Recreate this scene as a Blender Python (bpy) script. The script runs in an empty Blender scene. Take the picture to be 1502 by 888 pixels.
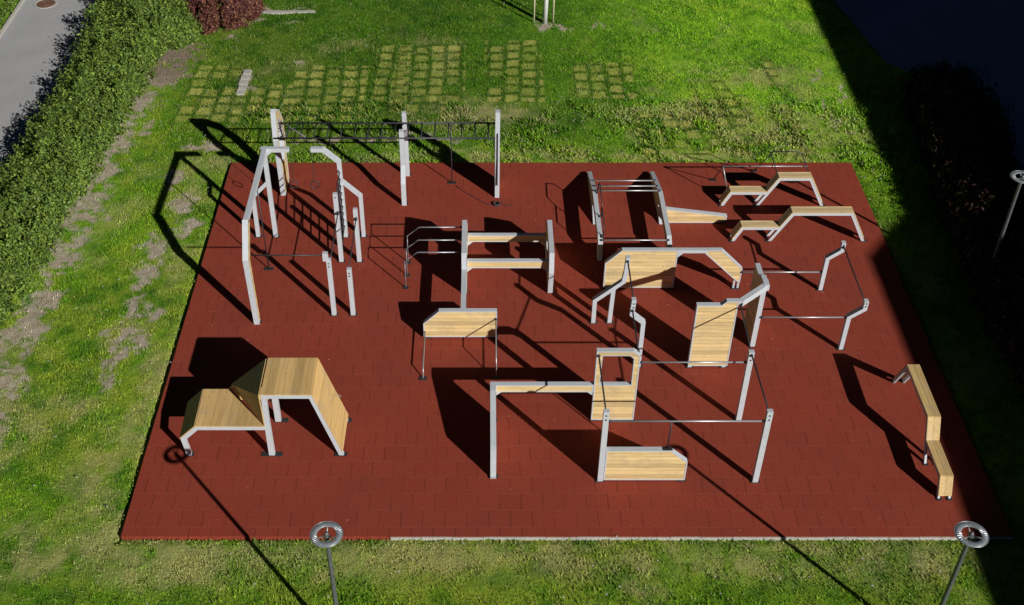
import bpy, math, random
import numpy as np
from mathutils import Vector, Matrix
from mathutils.geometry import tessellate_polygon
random.seed(7); rng = np.random.default_rng(7)
scn = bpy.context.scene
COL = scn.collection
rad = math.radians

# ------------------------------------------------------------------ camera
cd = bpy.data.cameras.new('camera'); cam = bpy.data.objects.new('camera', cd); COL.objects.link(cam)
cam.location = (0, 0, 21.0); cam.rotation_euler = (rad(50), 0, 0)
cd.sensor_width = 36; cd.lens = 36*1729/1502; cd.shift_x = 42/1502; cd.clip_end = 2000
scn.camera = cam
F, CX, CY = 1729., 709., 444.
cp, sp = math.cos(rad(40)), math.sin(rad(40))
def G(x, y, z=0.0):                       # ground point under a photo pixel, used to survey the site
    u = (x-CX)/F; v = (y-CY)/F
    r = (u, cp-v*sp, -sp-v*cp); t = (z-21.)/r[2]
    return (r[0]*t, r[1]*t)

# ------------------------------------------------------------------ light
KX, KY = -1.24, 1.48
w = bpy.data.worlds.new('World'); scn.world = w; w.use_nodes = True
nt = w.node_tree; bg = nt.nodes['Background']
sky = nt.nodes.new('ShaderNodeTexSky'); sky.sky_type = 'NISHITA'; sky.sun_disc = False
elev = math.atan2(1, math.hypot(KX, KY)); sky.sun_elevation = elev
sky.sun_rotation = math.atan2(-KX, -KY)
sky.air_density = 0.11; sky.dust_density = 0.0; sky.ozone_density = 1.0; sky.altitude = 1500
nt.links.new(sky.outputs[0], bg.inputs[0]); bg.inputs[1].default_value = 0.05
sl = bpy.data.lights.new('sun', 'SUN'); sl.energy = 5.0; sl.angle = rad(0.5); sl.color = (1.0, 0.95, 0.87)
so = bpy.data.objects.new('sun', sl); COL.objects.link(so)
so.rotation_euler = Vector((KX, KY, -1)).to_track_quat('-Z', 'Y').to_euler(); so.location = (20, -20, 30)
scn.view_settings.view_transform = 'Standard'; scn.view_settings.look = 'None'
scn.view_settings.exposure = 0.0; scn.view_settings.gamma = 1.0
scn.render.engine = 'CYCLES'

# ------------------------------------------------------------------ materials
def mat(name):
    m = bpy.data.materials.new(name); m.use_nodes = True
    return m, m.node_tree, m.node_tree.nodes['Principled BSDF']
def nd(t, typ, **k):
    n = t.nodes.new(typ)
    for a, b in k.items(): setattr(n, a, b)
    return n
def mapping(t, scale, loc=(0, 0, 0)):
    tc = nd(t, 'ShaderNodeTexCoord'); mp = nd(t, 'ShaderNodeMapping')
    mp.inputs['Scale'].default_value = scale; mp.inputs['Location'].default_value = loc
    t.links.new(tc.outputs['Object'], mp.inputs[0]); return mp.outputs[0]
def noise(t, vec, scale, detail=3, rough=.55):
    n = nd(t, 'ShaderNodeTexNoise'); n.inputs['Scale'].default_value = scale
    n.inputs['Detail'].default_value = detail; n.inputs['Roughness'].default_value = rough
    t.links.new(vec, n.inputs['Vector']); return n.outputs['Fac']
def ramp(t, fac, stops):
    r = nd(t, 'ShaderNodeValToRGB'); e = r.color_ramp.elements
    while len(e) < len(stops): e.new(.5)
    for i, (p, c) in enumerate(stops): e[i].position = p; e[i].color = (*c, 1) if len(c) == 3 else c
    t.links.new(fac, r.inputs[0]); return r.outputs[0]
def mixc(t, fac, a, b, mode='MIX'):
    m = nd(t, 'ShaderNodeMix', data_type='RGBA', blend_type=mode)
    for s, v in ((m.inputs[0], fac), (m.inputs[6], a), (m.inputs[7], b)):
        if hasattr(v, 'is_output'): t.links.new(v, s)
        elif isinstance(v, (int, float)): s.default_value = v
        else: s.default_value = (*v, 1)
    return m.outputs[2]
def mth(t, op, a, b=None, c=None):
    m = nd(t, 'ShaderNodeMath', operation=op)
    for i, v in enumerate((a, b, c)):
        if v is None: continue
        if hasattr(v, 'is_output'): t.links.new(v, m.inputs[i])
        else: m.inputs[i].default_value = v
    return m.outputs[0]
def bump(t, bs, h, strength, dist):
    b = nd(t, 'ShaderNodeBump'); b.inputs['Strength'].default_value = strength; b.inputs['Distance'].default_value = dist
    t.links.new(h, b.inputs['Height']); t.links.new(b.outputs[0], bs.inputs['Normal'])

def make_steel():
    m, t, b = mat('galvanised_steel')
    v = mapping(t, (1, 1, 1)); n = noise(t, v, 9, 4); n2 = noise(t, v, 2.2, 3)
    c = ramp(t, n, [(.3, (.48, .52, .58)), (.7, (.55, .59, .65))])
    c = mixc(t, ramp(t, n2, [(.5, (0, 0, 0)), (.8, (.3, .3, .3))]), c, (.50, .51, .51))
    t.links.new(c, b.inputs['Base Color']); b.inputs['Metallic'].default_value = .1
    b.inputs['Roughness'].default_value = .62; b.inputs['Specular IOR Level'].default_value = .3
    return m
def make_flat(name, col, rough=.6, metal=0., var=.25, scale=14):
    m, t, b = mat(name); v = mapping(t, (1, 1, 1)); n = noise(t, v, scale, 4)
    lo = tuple(c*(1-var) for c in col); hi = tuple(min(1, c*(1+var)) for c in col)
    t.links.new(ramp(t, n, [(.3, lo), (.7, hi)]), b.inputs['Base Color'])
    b.inputs['Roughness'].default_value = rough; b.inputs['Metallic'].default_value = metal
    return m
def make_wood(name, grain, stack, light=(.72, .56, .29), dark=(.58, .41, .18), pitch=.12, rough=.6, gapk=.75):
    """boards run along axis `grain`, lie side by side along axis `stack`"""
    m, t, b = mat(name); tc = nd(t, 'ShaderNodeTexCoord'); sx = nd(t, 'ShaderNodeSeparateXYZ')
    t.links.new(tc.outputs['Object'], sx.inputs[0])
    s = sx.outputs[stack]; q = mth(t, 'DIVIDE', s, pitch); idx = mth(t, 'FLOOR', q); fr = mth(t, 'FRACT', q)
    wn = nd(t, 'ShaderNodeTexWhiteNoise', noise_dimensions='1D'); t.links.new(idx, wn.inputs['W'])
    sc = [22, 22, 22]; sc[grain] = 1.3
    mp = nd(t, 'ShaderNodeMapping'); mp.inputs['Scale'].default_value = sc
    off = nd(t, 'ShaderNodeCombineXYZ'); t.links.new(mth(t, 'MULTIPLY', wn.outputs[0], 9.), off.inputs[grain])
    t.links.new(tc.outputs['Object'], mp.inputs[0]); t.links.new(off.outputs[0], mp.inputs['Location'])
    g = noise(t, mp.outputs[0], 1.0, 5, .6)
    c = ramp(t, g, [(.32, dark), (.62, light)])
    tone = mth(t, 'ADD', mth(t, 'MULTIPLY', wn.outputs[0], .34), .80)
    cc = nd(t, 'ShaderNodeCombineColor')
    for i in range(3): t.links.new(tone, cc.inputs[i])
    c = mixc(t, 1.0, c, cc.outputs[0], 'MULTIPLY')
    sk = [5, 5, 5]; sk[grain] = 2.6
    vo = nd(t, 'ShaderNodeTexVoronoi'); mk = nd(t, 'ShaderNodeMapping'); mk.inputs['Scale'].default_value = sk
    t.links.new(tc.outputs['Object'], mk.inputs[0]); t.links.new(mk.outputs[0], vo.inputs['Vector']); vo.inputs['Scale'].default_value = 1.0
    kn = ramp(t, vo.outputs['Distance'], [(.045, (.75, .75, .75)), (.10, (0, 0, 0))])
    c = mixc(t, kn, c, (.30, .17, .07))
    st_ = noise(t, tc.outputs['Object'], 2.3, 5, .7)
    c = mixc(t, ramp(t, st_, [(.50, (0, 0, 0)), (.72, (.55, .55, .55))]), c, (.40, .33, .24))
    gap = mth(t, 'LESS_THAN', fr, .055)
    c = mixc(t, mth(t, 'MULTIPLY', gap, gapk), c, (.12, .08, .04))
    t.links.new(c, b.inputs['Base Color']); b.inputs['Roughness'].default_value = rough
    bump(t, b, mth(t, 'SUBTRACT', 1., gap), .12, .003)
    return m
M = {}
M['steel'] = make_steel()
M['pipe'] = make_flat('brushed_steel_pipe', (.40, .42, .46), .38, .55, .1)
M['dark'] = make_flat('dark_coated_steel', (.045, .047, .06), .45, .3)
M['plate'] = make_flat('dark_foot_plate', (.025, .025, .028), .7)
M['rope'] = make_flat('black_rope', (.03, .03, .035), .9)
M['woodX'] = make_wood('pine_boards_across', 0, 2)
M['woodY'] = make_wood('pine_boards_along', 1, 2)
M['deckX'] = make_wood('pine_deck_across', 0, 1, light=(.74, .58, .33), dark=(.58, .42, .20), pitch=.11)
M['deckY'] = make_wood('pine_deck_along', 1, 0, light=(.64, .46, .21), dark=(.50, .33, .13), pitch=.14)
M['tan'] = make_wood('tan_plywood', 1, 0, light=(.66, .45, .19), dark=(.52, .34, .13), pitch=.2, gapk=.3)

def make_rubber():
    m, t, b = mat('red_rubber_tiles'); tc = nd(t, 'ShaderNodeTexCoord'); sx = nd(t, 'ShaderNodeSeparateXYZ')
    t.links.new(tc.outputs['Object'], sx.inputs[0])
    wob = noise(t, tc.outputs['Object'], 1.1, 2)
    wb = mth(t, 'MULTIPLY', mth(t, 'SUBTRACT', wob, .5), .03)
    y = mth(t, 'ADD', mth(t, 'SUBTRACT', sx.outputs[1], 17.13-50), wb); qy = mth(t, 'DIVIDE', y, .5)
    row = mth(t, 'FLOOR', qy); fy = mth(t, 'FRACT', qy)
    odd = mth(t, 'MODULO', row, 2.)
    qx = mth(t, 'ADD', mth(t, 'DIVIDE', mth(t, 'ADD', sx.outputs[0], 50.-.12), .5), mth(t, 'MULTIPLY', odd, .5))
    qx = mth(t, 'ADD', qx, mth(t, 'MULTIPLY', wb, 2.))
    fx = mth(t, 'FRACT', qx); colm = mth(t, 'FLOOR', qx)
    cmb = nd(t, 'ShaderNodeCombineXYZ'); t.links.new(row, cmb.inputs[0]); t.links.new(colm, cmb.inputs[1])
    wn = nd(t, 'ShaderNodeTexWhiteNoise', noise_dimensions='2D'); t.links.new(cmb.outputs[0], wn.inputs['Vector'])
    gx = mth(t, 'LESS_THAN', mth(t, 'ABSOLUTE', mth(t, 'SUBTRACT', fx, .5)), .472)   # 1 inside the tile
    gy = mth(t, 'LESS_THAN', mth(t, 'ABSOLUTE', mth(t, 'SUBTRACT', fy, .5)), .478)
    sp1 = noise(t, tc.outputs['Object'], 42, 3, .85); sp2 = noise(t, tc.outputs['Object'], .55, 5, .6)
    c = ramp(t, sp1, [(.28, (.098, .013, .008)), (.50, (.248, .038, .021)), (.72, (.45, .125, .078))])
    c = mixc(t, ramp(t, sp2, [(.38, (0, 0, 0)), (.68, (.6, .6, .6))]), c, (.215, .046, .030))
    tone = mth(t, 'ADD', mth(t, 'MULTIPLY', wn.outputs[0], .08), .95)
    cc = nd(t, 'ShaderNodeCombineColor')
    for i in range(3): t.links.new(tone, cc.inputs[i])
    c = mixc(t, 1.0, c, cc.outputs[0], 'MULTIPLY')
    # joints fade in and out, row joints painted pale like sunlit tile edges
    jn = noise(t, tc.outputs['Object'], .8, 3); 
    jx = mth(t, 'MULTIPLY', mth(t, 'SUBTRACT', 1., gx), ramp(t, jn, [(.35, (.15, .15, .15)), (.62, (.75, .75, .75))]))
    jy = mth(t, 'MULTIPLY', mth(t, 'SUBTRACT', 1., gy), ramp(t, jn, [(.35, (.05, .05, .05)), (.6, (.35, .35, .35))]))
    c = mixc(t, mth(t, 'MULTIPLY', jx, .65), c, (.085, .015, .010))
    c = mixc(t, jy, c, (.30, .10, .07))
    # sand and scuffs
    sc = noise(t, tc.outputs['Object'], 3.1, 6, .75); fine = noise(t, tc.outputs['Object'], 30, 3, .8)
    scm = mth(t, 'MULTIPLY', ramp(t, sc, [(.62, (0, 0, 0)), (.78, (1, 1, 1))]), ramp(t, fine, [(.48, (0, 0, 0)), (.62, (.6, .6, .6))]))
    c = mixc(t, scm, c, (.42, .25, .18))
    t.links.new(c, b.inputs['Base Color']); b.inputs['Roughness'].default_value = .95; b.inputs['Specular IOR Level'].default_value = .15
    h = mth(t, 'ADD', mth(t, 'MULTIPLY', mth(t, 'MULTIPLY', gx, gy), 1.), mth(t, 'MULTIPLY', sp1, .5))
    bump(t, b, h, .35, .008)
    return m
M['rubber'] = make_rubber()

def make_attr(name, rough=1., nscale=40, lo=.72, hi=1.3, trans=0., bumpd=0.):
    m, t, b = mat(name)
    a = nd(t, 'ShaderNodeAttribute'); a.attribute_name = 'Col'
    v = mapping(t, (1, 1, 1)); n = noise(t, v, nscale, 4, .7)
    c = mixc(t, 1., a.outputs['Color'], ramp(t, n, [(.3, (lo,)*3), (.7, (hi,)*3)]), 'MULTIPLY')
    t.links.new(c, b.inputs['Base Color']); b.inputs['Roughness'].default_value = rough
    b.inputs['Specular IOR Level'].default_value = .2
    if bumpd: bump(t, b, n, .8, bumpd)
    if trans:
        tr = nd(t, 'ShaderNodeBsdfTranslucent'); t.links.new(c, tr.inputs[0]); ms = nd(t, 'ShaderNodeMixShader')
        ms.inputs[0].default_value = trans; out = t.nodes['Material Output']
        t.links.new(b.outputs[0], ms.inputs[1]); t.links.new(tr.outputs[0], ms.inputs[2]); t.links.new(ms.outputs[0], out.inputs[0])
    return m
M['lawn'] = make_attr('lawn_soil', nscale=22, bumpd=.03)
M['blades'] = make_attr('grass_blades', rough=.7, nscale=6, lo=.8, hi=1.2, trans=.25)
M['leaf'] = make_attr('hedge_leaves', rough=.5, nscale=5, lo=.8, hi=1.2, trans=.15)
M['concrete'] = make_flat('pale_concrete', (.42, .41, .38), .9, 0, .25, 30)
def make_asphalt(name, col, crack=.3):
    m, t, b = mat(name); v = mapping(t, (1, 1, 1)); n = noise(t, v, 60, 3, .8); n2 = noise(t, v, .7, 5)
    c = ramp(t, n, [(.3, tuple(x*.7 for x in col)), (.7, tuple(x*1.3 for x in col))])
    c = mixc(t, ramp(t, n2, [(.4, (0, 0, 0)), (.7, (crack,)*3)]), c, tuple(x*.65 for x in col))
    t.links.new(c, b.inputs['Base Color']); b.inputs['Roughness'].default_value = .9
    bump(t, b, n, .4, .01); return m
M['road'] = make_asphalt('worn_pale_asphalt', (.36, .37, .39))
M['asphalt'] = make_asphalt('skylight_tinted_asphalt', (.19, .25, .38))  # blue of the reflected sky is put into the base colour
M['stem'] = make_flat('brown_bark', (.10, .07, .045), .9)

# ------------------------------------------------------------------ mesh helpers
def tag(o, label=None, cat=None, group=None, kind=None):
    if label: o['label'] = label
    if cat: o['category'] = cat
    if group: o['group'] = group
    if kind: o['kind'] = kind
    return o
def thing(name, label, cat, loc, group=None):
    o = bpy.data.objects.new(name, None); COL.objects.link(o); o.location = loc; o.empty_display_size = .3
    return tag(o, label, cat, group)
def worldloc(o):
    v = Vector((0, 0, 0))
    while o is not None: v += o.location; o = o.parent
    return v
class MB:
    def __init__(s): s.v = []; s.f = []
    def add(s, vs, fs):
        n = len(s.v); s.v += [tuple(v) for v in vs]; s.f += [tuple(i+n for i in f) for f in fs]; return s
    def box(s, a, b):
        x0, y0, z0 = a; x1, y1, z1 = b
        v = [(x0,y0,z0),(x1,y0,z0),(x1,y1,z0),(x0,y1,z0),(x0,y0,z1),(x1,y0,z1),(x1,y1,z1),(x0,y1,z1)]
        return s.add(v, [(3,2,1,0),(4,5,6,7),(0,1,5,4),(1,2,6,5),(2,3,7,6),(3,0,4,7)])
    def prism(s, plane, outer, c0, c1, hole=None):
        def P(p, c): return (p[0], c, p[1]) if plane == 'XZ' else ((c, p[0], p[1]) if plane == 'YZ' else (p[0], p[1], c))
        loops = [outer] + ([hole] if hole else [])
        tri = tessellate_polygon([[Vector((p[0], p[1], 0)) for p in l] for l in loops])
        pts = [p for l in loops for p in l]; n = len(pts)
        vs = [P(p, c0) for p in pts]+[P(p, c1) for p in pts]
        fs = [tuple(t) for t in tri]+[tuple(i+n for i in reversed(t)) for t in tri]
        k = 0
        for l in loops:
            m = len(l)
            for i in range(m):
                a, b = k+i, k+(i+1) % m; fs.append((a, b, b+n, a+n))
            k += m
        return s.add(vs, fs)
    def strip(s, plane, path, w, c0, c1, side=0, closed=False):
        """bar of width w following a polyline in a plane; side 0 centred, 1 to the left, -1 to the right of travel"""
        L, R = offset(path, w, side, closed)
        n = len(path); m = n if closed else n-1
        def P(p, c): return (p[0], c, p[1]) if plane == 'XZ' else ((c, p[0], p[1]) if plane == 'YZ' else (p[0], p[1], c))
        vs = []
        for i in range(n): vs += [P(L[i], c0), P(R[i], c0), P(R[i], c1), P(L[i], c1)]
        fs = []
        for i in range(m):
            a = 4*i; b = 4*((i+1) % n)
            for j in range(4): k = (j+1) % 4; fs.append((a+j, b+j, b+k, a+k))
        if not closed: fs += [(0, 1, 2, 3), (4*n-1, 4*n-2, 4*n-3, 4*n-4)]
        return s.add(vs, fs)
    def tube(s, path, r, seg=8, r1=None):
        path = [Vector(p) for p in path]; n = len(path)
        for i in range(n):
            d = ((path[min(i+1, n-1)]-path[i]).normalized() + (path[i]-path[max(i-1, 0)]).normalized()).normalized()
            up = Vector((0, 0, 1)) if abs(d.z) < .9 else Vector((1, 0, 0))
            a = d.cross(up).normalized(); b = d.cross(a).normalized()
            rr = r if r1 is None else r+(r1-r)*i/(n-1)
            for k in range(seg):
                an = 2*math.pi*k/seg; s.v.append(tuple(path[i]+a*math.cos(an)*rr+b*math.sin(an)*rr))
        o = len(s.v)-n*seg
        for i in range(n-1):
            for k in range(seg): k2 = (k+1) % seg; s.f.append((o+i*seg+k, o+i*seg+k2, o+(i+1)*seg+k2, o+(i+1)*seg+k))
        s.f.append(tuple(o+k for k in reversed(range(seg)))); s.f.append(tuple(o+(n-1)*seg+k for k in range(seg)))
        return s
    def torus(s, c, R, r, axis='Y', seg=24, sec=8, flat=1.):
        c = Vector(c); o = len(s.v)
        for i in range(seg):
            a = 2*math.pi*i/seg
            for j in range(sec):
                b = 2*math.pi*j/sec; q = R+r*math.cos(b); h = r*math.sin(b)*flat
                p = (q*math.cos(a), h, q*math.sin(a)) if axis == 'Y' else (q*math.cos(a), q*math.sin(a), h)
                s.v.append(tuple(c+Vector(p)))
        for i in range(seg):
            for j in range(sec):
                i2 = (i+1) % seg; j2 = (j+1) % sec
                s.f.append((o+i*sec+j, o+i2*sec+j, o+i2*sec+j2, o+i*sec+j2))
        return s
    def build(s, name, m, parent=None, smooth=False):
        off = worldloc(parent) if parent else Vector((0, 0, 0))
        me = bpy.data.meshes.new(name); me.from_pydata([tuple(Vector(v)-off) for v in s.v], [], s.f)
        import bmesh
        bm = bmesh.new(); bm.from_mesh(me); bmesh.ops.recalc_face_normals(bm, faces=bm.faces); bm.to_mesh(me); bm.free()
        if smooth:
            for p in me.polygons: p.use_smooth = True
        me.materials.append(M[m] if isinstance(m, str) else m)
        o = bpy.data.objects.new(name, me); COL.objects.link(o); o.parent = parent
        return o
def offset(path, w, side, closed=False):
    n = len(path); P = [Vector((p[0], p[1])) for p in path]; L = []; R = []
    a0, a1 = {0: (w/2, -w/2), 1: (w, 0), -1: (0, -w)}[side]
    for i in range(n):
        if closed: d0 = (P[i]-P[i-1]).normalized(); d1 = (P[(i+1) % n]-P[i]).normalized()
        else:
            d0 = (P[i]-P[i-1]).normalized() if i else (P[1]-P[0]).normalized()
            d1 = (P[i+1]-P[i]).normalized() if i < n-1 else d0
        n0 = Vector((-d0.y, d0.x)); n1 = Vector((-d1.y, d1.x)); b = (n0+n1).normalized(); k = 1/max(.35, b.dot(n0))
        L.append(P[i]+b*k*a0); R.append(P[i]+b*k*a1)
    return L, R
def ccw(p):
    a = sum(p[i][0]*p[(i+1) % len(p)][1]-p[(i+1) % len(p)][0]*p[i][1] for i in range(len(p)))
    return p if a > 0 else list(reversed(p))
def inset(poly, d):
    L, R = offset(ccw(poly), d, 1, True); return [(v.x, v.y) for v in L]

def panel(name, parent, plane, poly, c0, t=.13, hole=None, rim=.03, wood=None, label=None):
    """board-filled frame: a steel rim round a polygon of planks; returns the rim object (part) with plank infill below it"""
    poly = ccw(poly)
    if hole: hole = ccw(hole)
    r = MB(); r.strip(plane, poly, rim, c0, c0+t, 1, True)
    if hole: r.strip(plane, hole, .02, c0+.004, c0+t-.004, -1, True)
    o = r.build(name, 'steel', parent)
    f = MB(); f.prism(plane, inset(poly, rim*.9), c0+.006, c0+t-.006, [tuple(p) for p in offset(hole, .019, -1, True)[1]] if hole else None)
    f.build('plank_infill', wood or ('woodX' if plane == 'XZ' else 'woodY'), o)
    if label: o['label'] = label
    return o
def bar(name, parent, plane, path, c0, w=.11, t=.13, m='steel', side=0):
    return MB().strip(plane, path, w, c0, c0+t, side).build(name, m, parent)
def foot(parent, x, y, sx=.22, sy=.13):
    MB().box((x-sx/2, y-sy/2, .003), (x+sx/2, y+sy/2, .018)).build('foot_plate', 'plate', parent)
def pipe(name, parent, path, r=.02, m='pipe', seg=8):
    return MB().tube(path, r, seg).build(name, m, parent, True)
def bolts(post, x, y, zs):
    for z in zs:
        MB().tube([(x, y, z), (x, y-.012, z)], .02, 8).build('bolt', 'dark', post)
def clamp(parent, x, y, z, r=.034, axis=0):
    d = Vector((.035, 0, 0)) if axis == 0 else Vector((0, .035, 0)); p = Vector((x, y, z))
    MB().tube([p-d, p+d], r, 10).build('pipe_clamp', 'dark', parent, True)

# ------------------------------------------------------------------ fields painting the lawn
def vnoise(x, y, s, seed, octv=4):
    r = np.random.default_rng(seed); T = r.random((256, 256)); out = 0; amp = 1; tot = 0
    for o in range(octv):
        X = x/s+37.3*o+100; Y = y/s+11.7*o+100
        xi = np.floor(X).astype(int); yi = np.floor(Y).astype(int); fx = X-xi; fy = Y-yi
        fx = fx*fx*(3-2*fx); fy = fy*fy*(3-2*fy)
        g = lambda a, b: T[(xi+a) % 256, (yi+b) % 256]
        out = out+amp*((g(0, 0)*(1-fx)+g(1, 0)*fx)*(1-fy)+(g(0, 1)*(1-fx)+g(1, 1)*fx)*fy); tot += amp; amp *= .55; s = s/2.1
    return out/tot
CX0, CX1, CY0, CY1 = -8.13, 11.87, 16.87, 32.05
ZG = -.07
def blob(x, y, px, rx, ry):
    g = G(*px, ZG); return np.exp(-(((x-g[0])/rx)**2+((y-g[1])/ry)**2))
SOIL = [((250, 80), 1.2, 1.5), ((235, 110), 1.0, 1.2), ((205, 110), .5, 1.4), ((200, 150), .8, .9), ((188, 190), .7, .6), ((165, 212), .7, .4), ((150, 240), .4, .4),
        ((135, 255), .35, .4), ((105, 300), .45, .6), ((95, 325), .5, .5), ((75, 370), .35, .8), ((80, 400), .4, .4), ((55, 435), .6, .4), ((45, 465), .5, .5),
        ((30, 490), .5, .4), ((10, 500), .5, .4), ((15, 550), .4, .4), ((60, 480), .3, .4), ((225, 365), .45, .6), ((213, 400), .45, .5), ((200, 415), .3, .3), ((265, 300), .5, .7), ((275, 330), .4, .6),
        ((240, 385), .2, .6), ((195, 455), .35, .5), ((180, 490), .4, .3), ((225, 460), .25, .3), ((170, 520), .3, .5), ((160, 555), .35, .5), ((205, 500), .3, .4),
        ((255, 260), .5, .5), ((310, 215), .5, .3), ((285, 215), .4, .3), ((540, 207), 1.6, .12), ((640, 206), 1.0, .12), ((600, 200), 1., .1), ((470, 206), 1.2, .1),
        ((400, 14), 1.2, .16), ((440, 14), .5, .15), ((375, 30), .3, .3), ((360, 118), .28, .8), ((340, 55), .3, .3), ((430, 33), .4, .15), ((800, 38), .5, .35), ((830, 42), .4, .25), ((875, 38), .4, .12), ((160, 320), .35, .12),
        ((1222, 185), .12, .5), ((1205, 150), .12, .6), ((1195, 110), .12, .5), ((1240, 140), .1, .8), ((430, 95), .2, .3)]
DRY = [((700, 820), 2.2, .35), ((900, 815), 1.6, .3), ((800, 800), 3., .15), ((600, 815), 1.2, .4), ((500, 830), .6, .3), ((1000, 800), 2., .12), ((1200, 800), 2., .12), ((1370, 830), .35, .5), ((1100, 830), .8, .25),
       ((250, 810), 1., .35), ((350, 800), 1., .2), ((160, 800), .8, .5), ((150, 690), .5, .7), ((170, 740), .5, .5), ((60, 820), .8, .4), ((20, 790), .5, .4), ((180, 640), .35, .6), ((240, 850), .7, .3),
       ((20, 640), .6, .8), ((10, 600), .6, .6), ((950, 875), .4, .2), ((700, 232), 4., .3), ((1000, 230), 3., .3), ((1180, 225), 1.2, .35), ((800, 228), 3., .3), ((310, 240), .5, .6), ((290, 280), .4, .6), ((230, 540), .3, 1.), ((200, 620), .3, 1.2),
       ((110, 600), .6, .4), ((270, 380), .3, 1.), ((1300, 350), .15, .8), ((690, 170), 2., .7), ((1150, 190), 2., 1.2), ((1100, 110), 2., .7), ((1000, 170), 1., .6)]
SODS = [(285, 97, 350, 180, .8), (345, 125, 430, 180, .9), (437, 97, 530, 178, .97), (553, 66, 590, 150, .85), (585, 66, 682, 150, .92), (570, 140, 655, 165, .6), (712, 60, 800, 150, .93), (838, 93, 935, 145, .97),
        (1010, 118, 1110, 180, .92), (1112, 86, 1190, 236, .9), (1190, 84, 1285, 300, .88), (930, 168, 1108, 228, .7)]
def fields(x, y):
    w1 = x+1.1*(vnoise(x, y, .45, 1, 5)-.5); w2 = y+1.1*(vnoise(x, y, .45, 2, 5)-.5)
    soil = np.zeros_like(x)
    for p, a, b in SOIL: soil = np.maximum(soil, blob(w1, w2, p, a*1.15, b*1.15))
    strip = np.exp(-((x+9.9+.12*(y-26))/1.1)**2)*(y < 33)*.30+np.exp(-((x+12.2)/.7)**2)*(y < 38)*.75
    soil = np.maximum(soil, strip*(vnoise(x, y, .7, 63) > .4))
    soil = soil*(.30+1.6*(vnoise(x, y, .22, 3, 6)-.10))
    soil = np.clip((soil-.42)*3.2, 0, 1)*.93
    dry = np.zeros_like(x)
    for p, a, b in DRY: dry = np.maximum(dry, .9*blob(w1, w2, p, a*1.2, b*1.2))
    dry = np.clip(dry*1.3*np.clip((vnoise(x, y, .35, 5)-.3)*2.4, 0, 1)+np.clip((vnoise(x, y, 1.6, 4)-.60)*2.6, 0, .5), 0, 1)
    fr = np.exp(-((y-16.25)/.55)**2)*(x > -9)*(y < 16.9)
    dry = np.clip(dry+.62*fr*np.clip((vnoise(x, y, .5, 95, 5)-.28)*2.6, 0, 1), 0, 1)
    sod = np.zeros_like(x); groove = np.zeros_like(x)
    r = np.random.default_rng(3); K = r.random((200, 200))
    for k, (a, b, c, d, pr) in enumerate(SODS):
        xq = x+.13*(vnoise(x, y, .16, 90)-.5); yq = y+.13*(vnoise(x, y, .16, 91)-.5)
        x0, y1 = G(a, b, ZG); x1, y0 = G(c, d, ZG)
        xa = G(a, d, ZG)[0]; xr = x0+(xa-x0)*0
        sk = .19 if k >= 8 else .04*(k % 3-1)
        u = (xq-xr+sk*(y-y0)+.10*(vnoise(x, y, .7, 30+k)-.5))/.60; v = (yq-y0+.14*(vnoise(x, y, .7, 50+k)-.5)+.30*K[(np.floor(u).astype(int)+k*11) % 200, 5])/.62
        inx = (x > x0) & (x < x1) & (y > y0) & (y < y1)
        ui = np.floor(u).astype(int); vi = np.floor(v).astype(int); fu = u-ui; fv = v-vi
        keep = K[(ui+17*k) % 200, (vi+5*k) % 200] < pr
        ins = np.clip(np.minimum(np.minimum(fu, 1-fu)/.07-1.2, np.minimum(fv, 1-fv)/.07-1.2), 0, 1)
        tone = (.45+.55*K[(ui*3+7*k) % 200, (vi*5+k) % 200])*(.95 if k > 7 else 1.)*np.clip(.35+1.3*vnoise(x, y, .6, 81), 0, 1)
        sod = np.where(inx & keep, np.maximum(sod, ins*tone), sod)
        groove = np.where(inx & keep, np.maximum(groove, 1-ins), groove)
    return soil, dry, sod, groove
def lawncolor(x, y, rnd=None):
    soil, dry, sod, groove = fields(x, y)
    n1 = vnoise(x, y, 2.3, 6)[:, None]; n2 = vnoise(x, y, .45, 7)[:, None]; n3 = vnoise(x, y, 5., 8)[:, None]
    lush = np.array([.07, .20, .008]); mid = np.array([.185, .37, .016]); yel = np.array([.32, .40, .04])
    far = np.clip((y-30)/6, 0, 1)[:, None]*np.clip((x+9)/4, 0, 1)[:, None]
    k = np.clip((n1*.6+n2*.4+.5*vnoise(x, y, .16, 66)[:, None]-.50)*2.6, 0, 1)
    c = lush+(mid-lush)*k; c = c+(yel-c)*np.clip((n3*.6+n2*.7-.62)*2.5, 0, .75)*(1-.5*far)
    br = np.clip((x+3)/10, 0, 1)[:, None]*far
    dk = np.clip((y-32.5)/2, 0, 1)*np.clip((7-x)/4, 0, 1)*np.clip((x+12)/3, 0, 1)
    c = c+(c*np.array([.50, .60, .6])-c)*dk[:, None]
    c = c*(1-.08*np.clip((18-y)/3, 0, 1)[:, None]*np.array([.6, 1., .2]))
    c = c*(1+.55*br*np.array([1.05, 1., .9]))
    c = c+(np.array([.50, .45, .20])-c)*(dry[:, None]*.60)
    c = c+(np.array([.45, .47, .115])-c)*(sod[:, None]*.95)
    c = c+(np.array([.05, .13, .008])-c)*(groove[:, None]*.6)
    sc = np.array([.50, .43, .35])+(vnoise(x, y, .12, 61)[:, None]-.5)*.35
    mul = np.clip(blob(x, y, (255, 85), 1.8, 2.2)*1.4, 0, 1)[:, None]
    sc = sc+(np.array([.25, .175, .15])-sc)*mul*.8
    c = c+(sc-c)*soil[:, None]
    if rnd is not None: c = c*rnd[:, None]
    return np.clip(c, .003, .9), soil, dry, sod, groove

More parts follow.
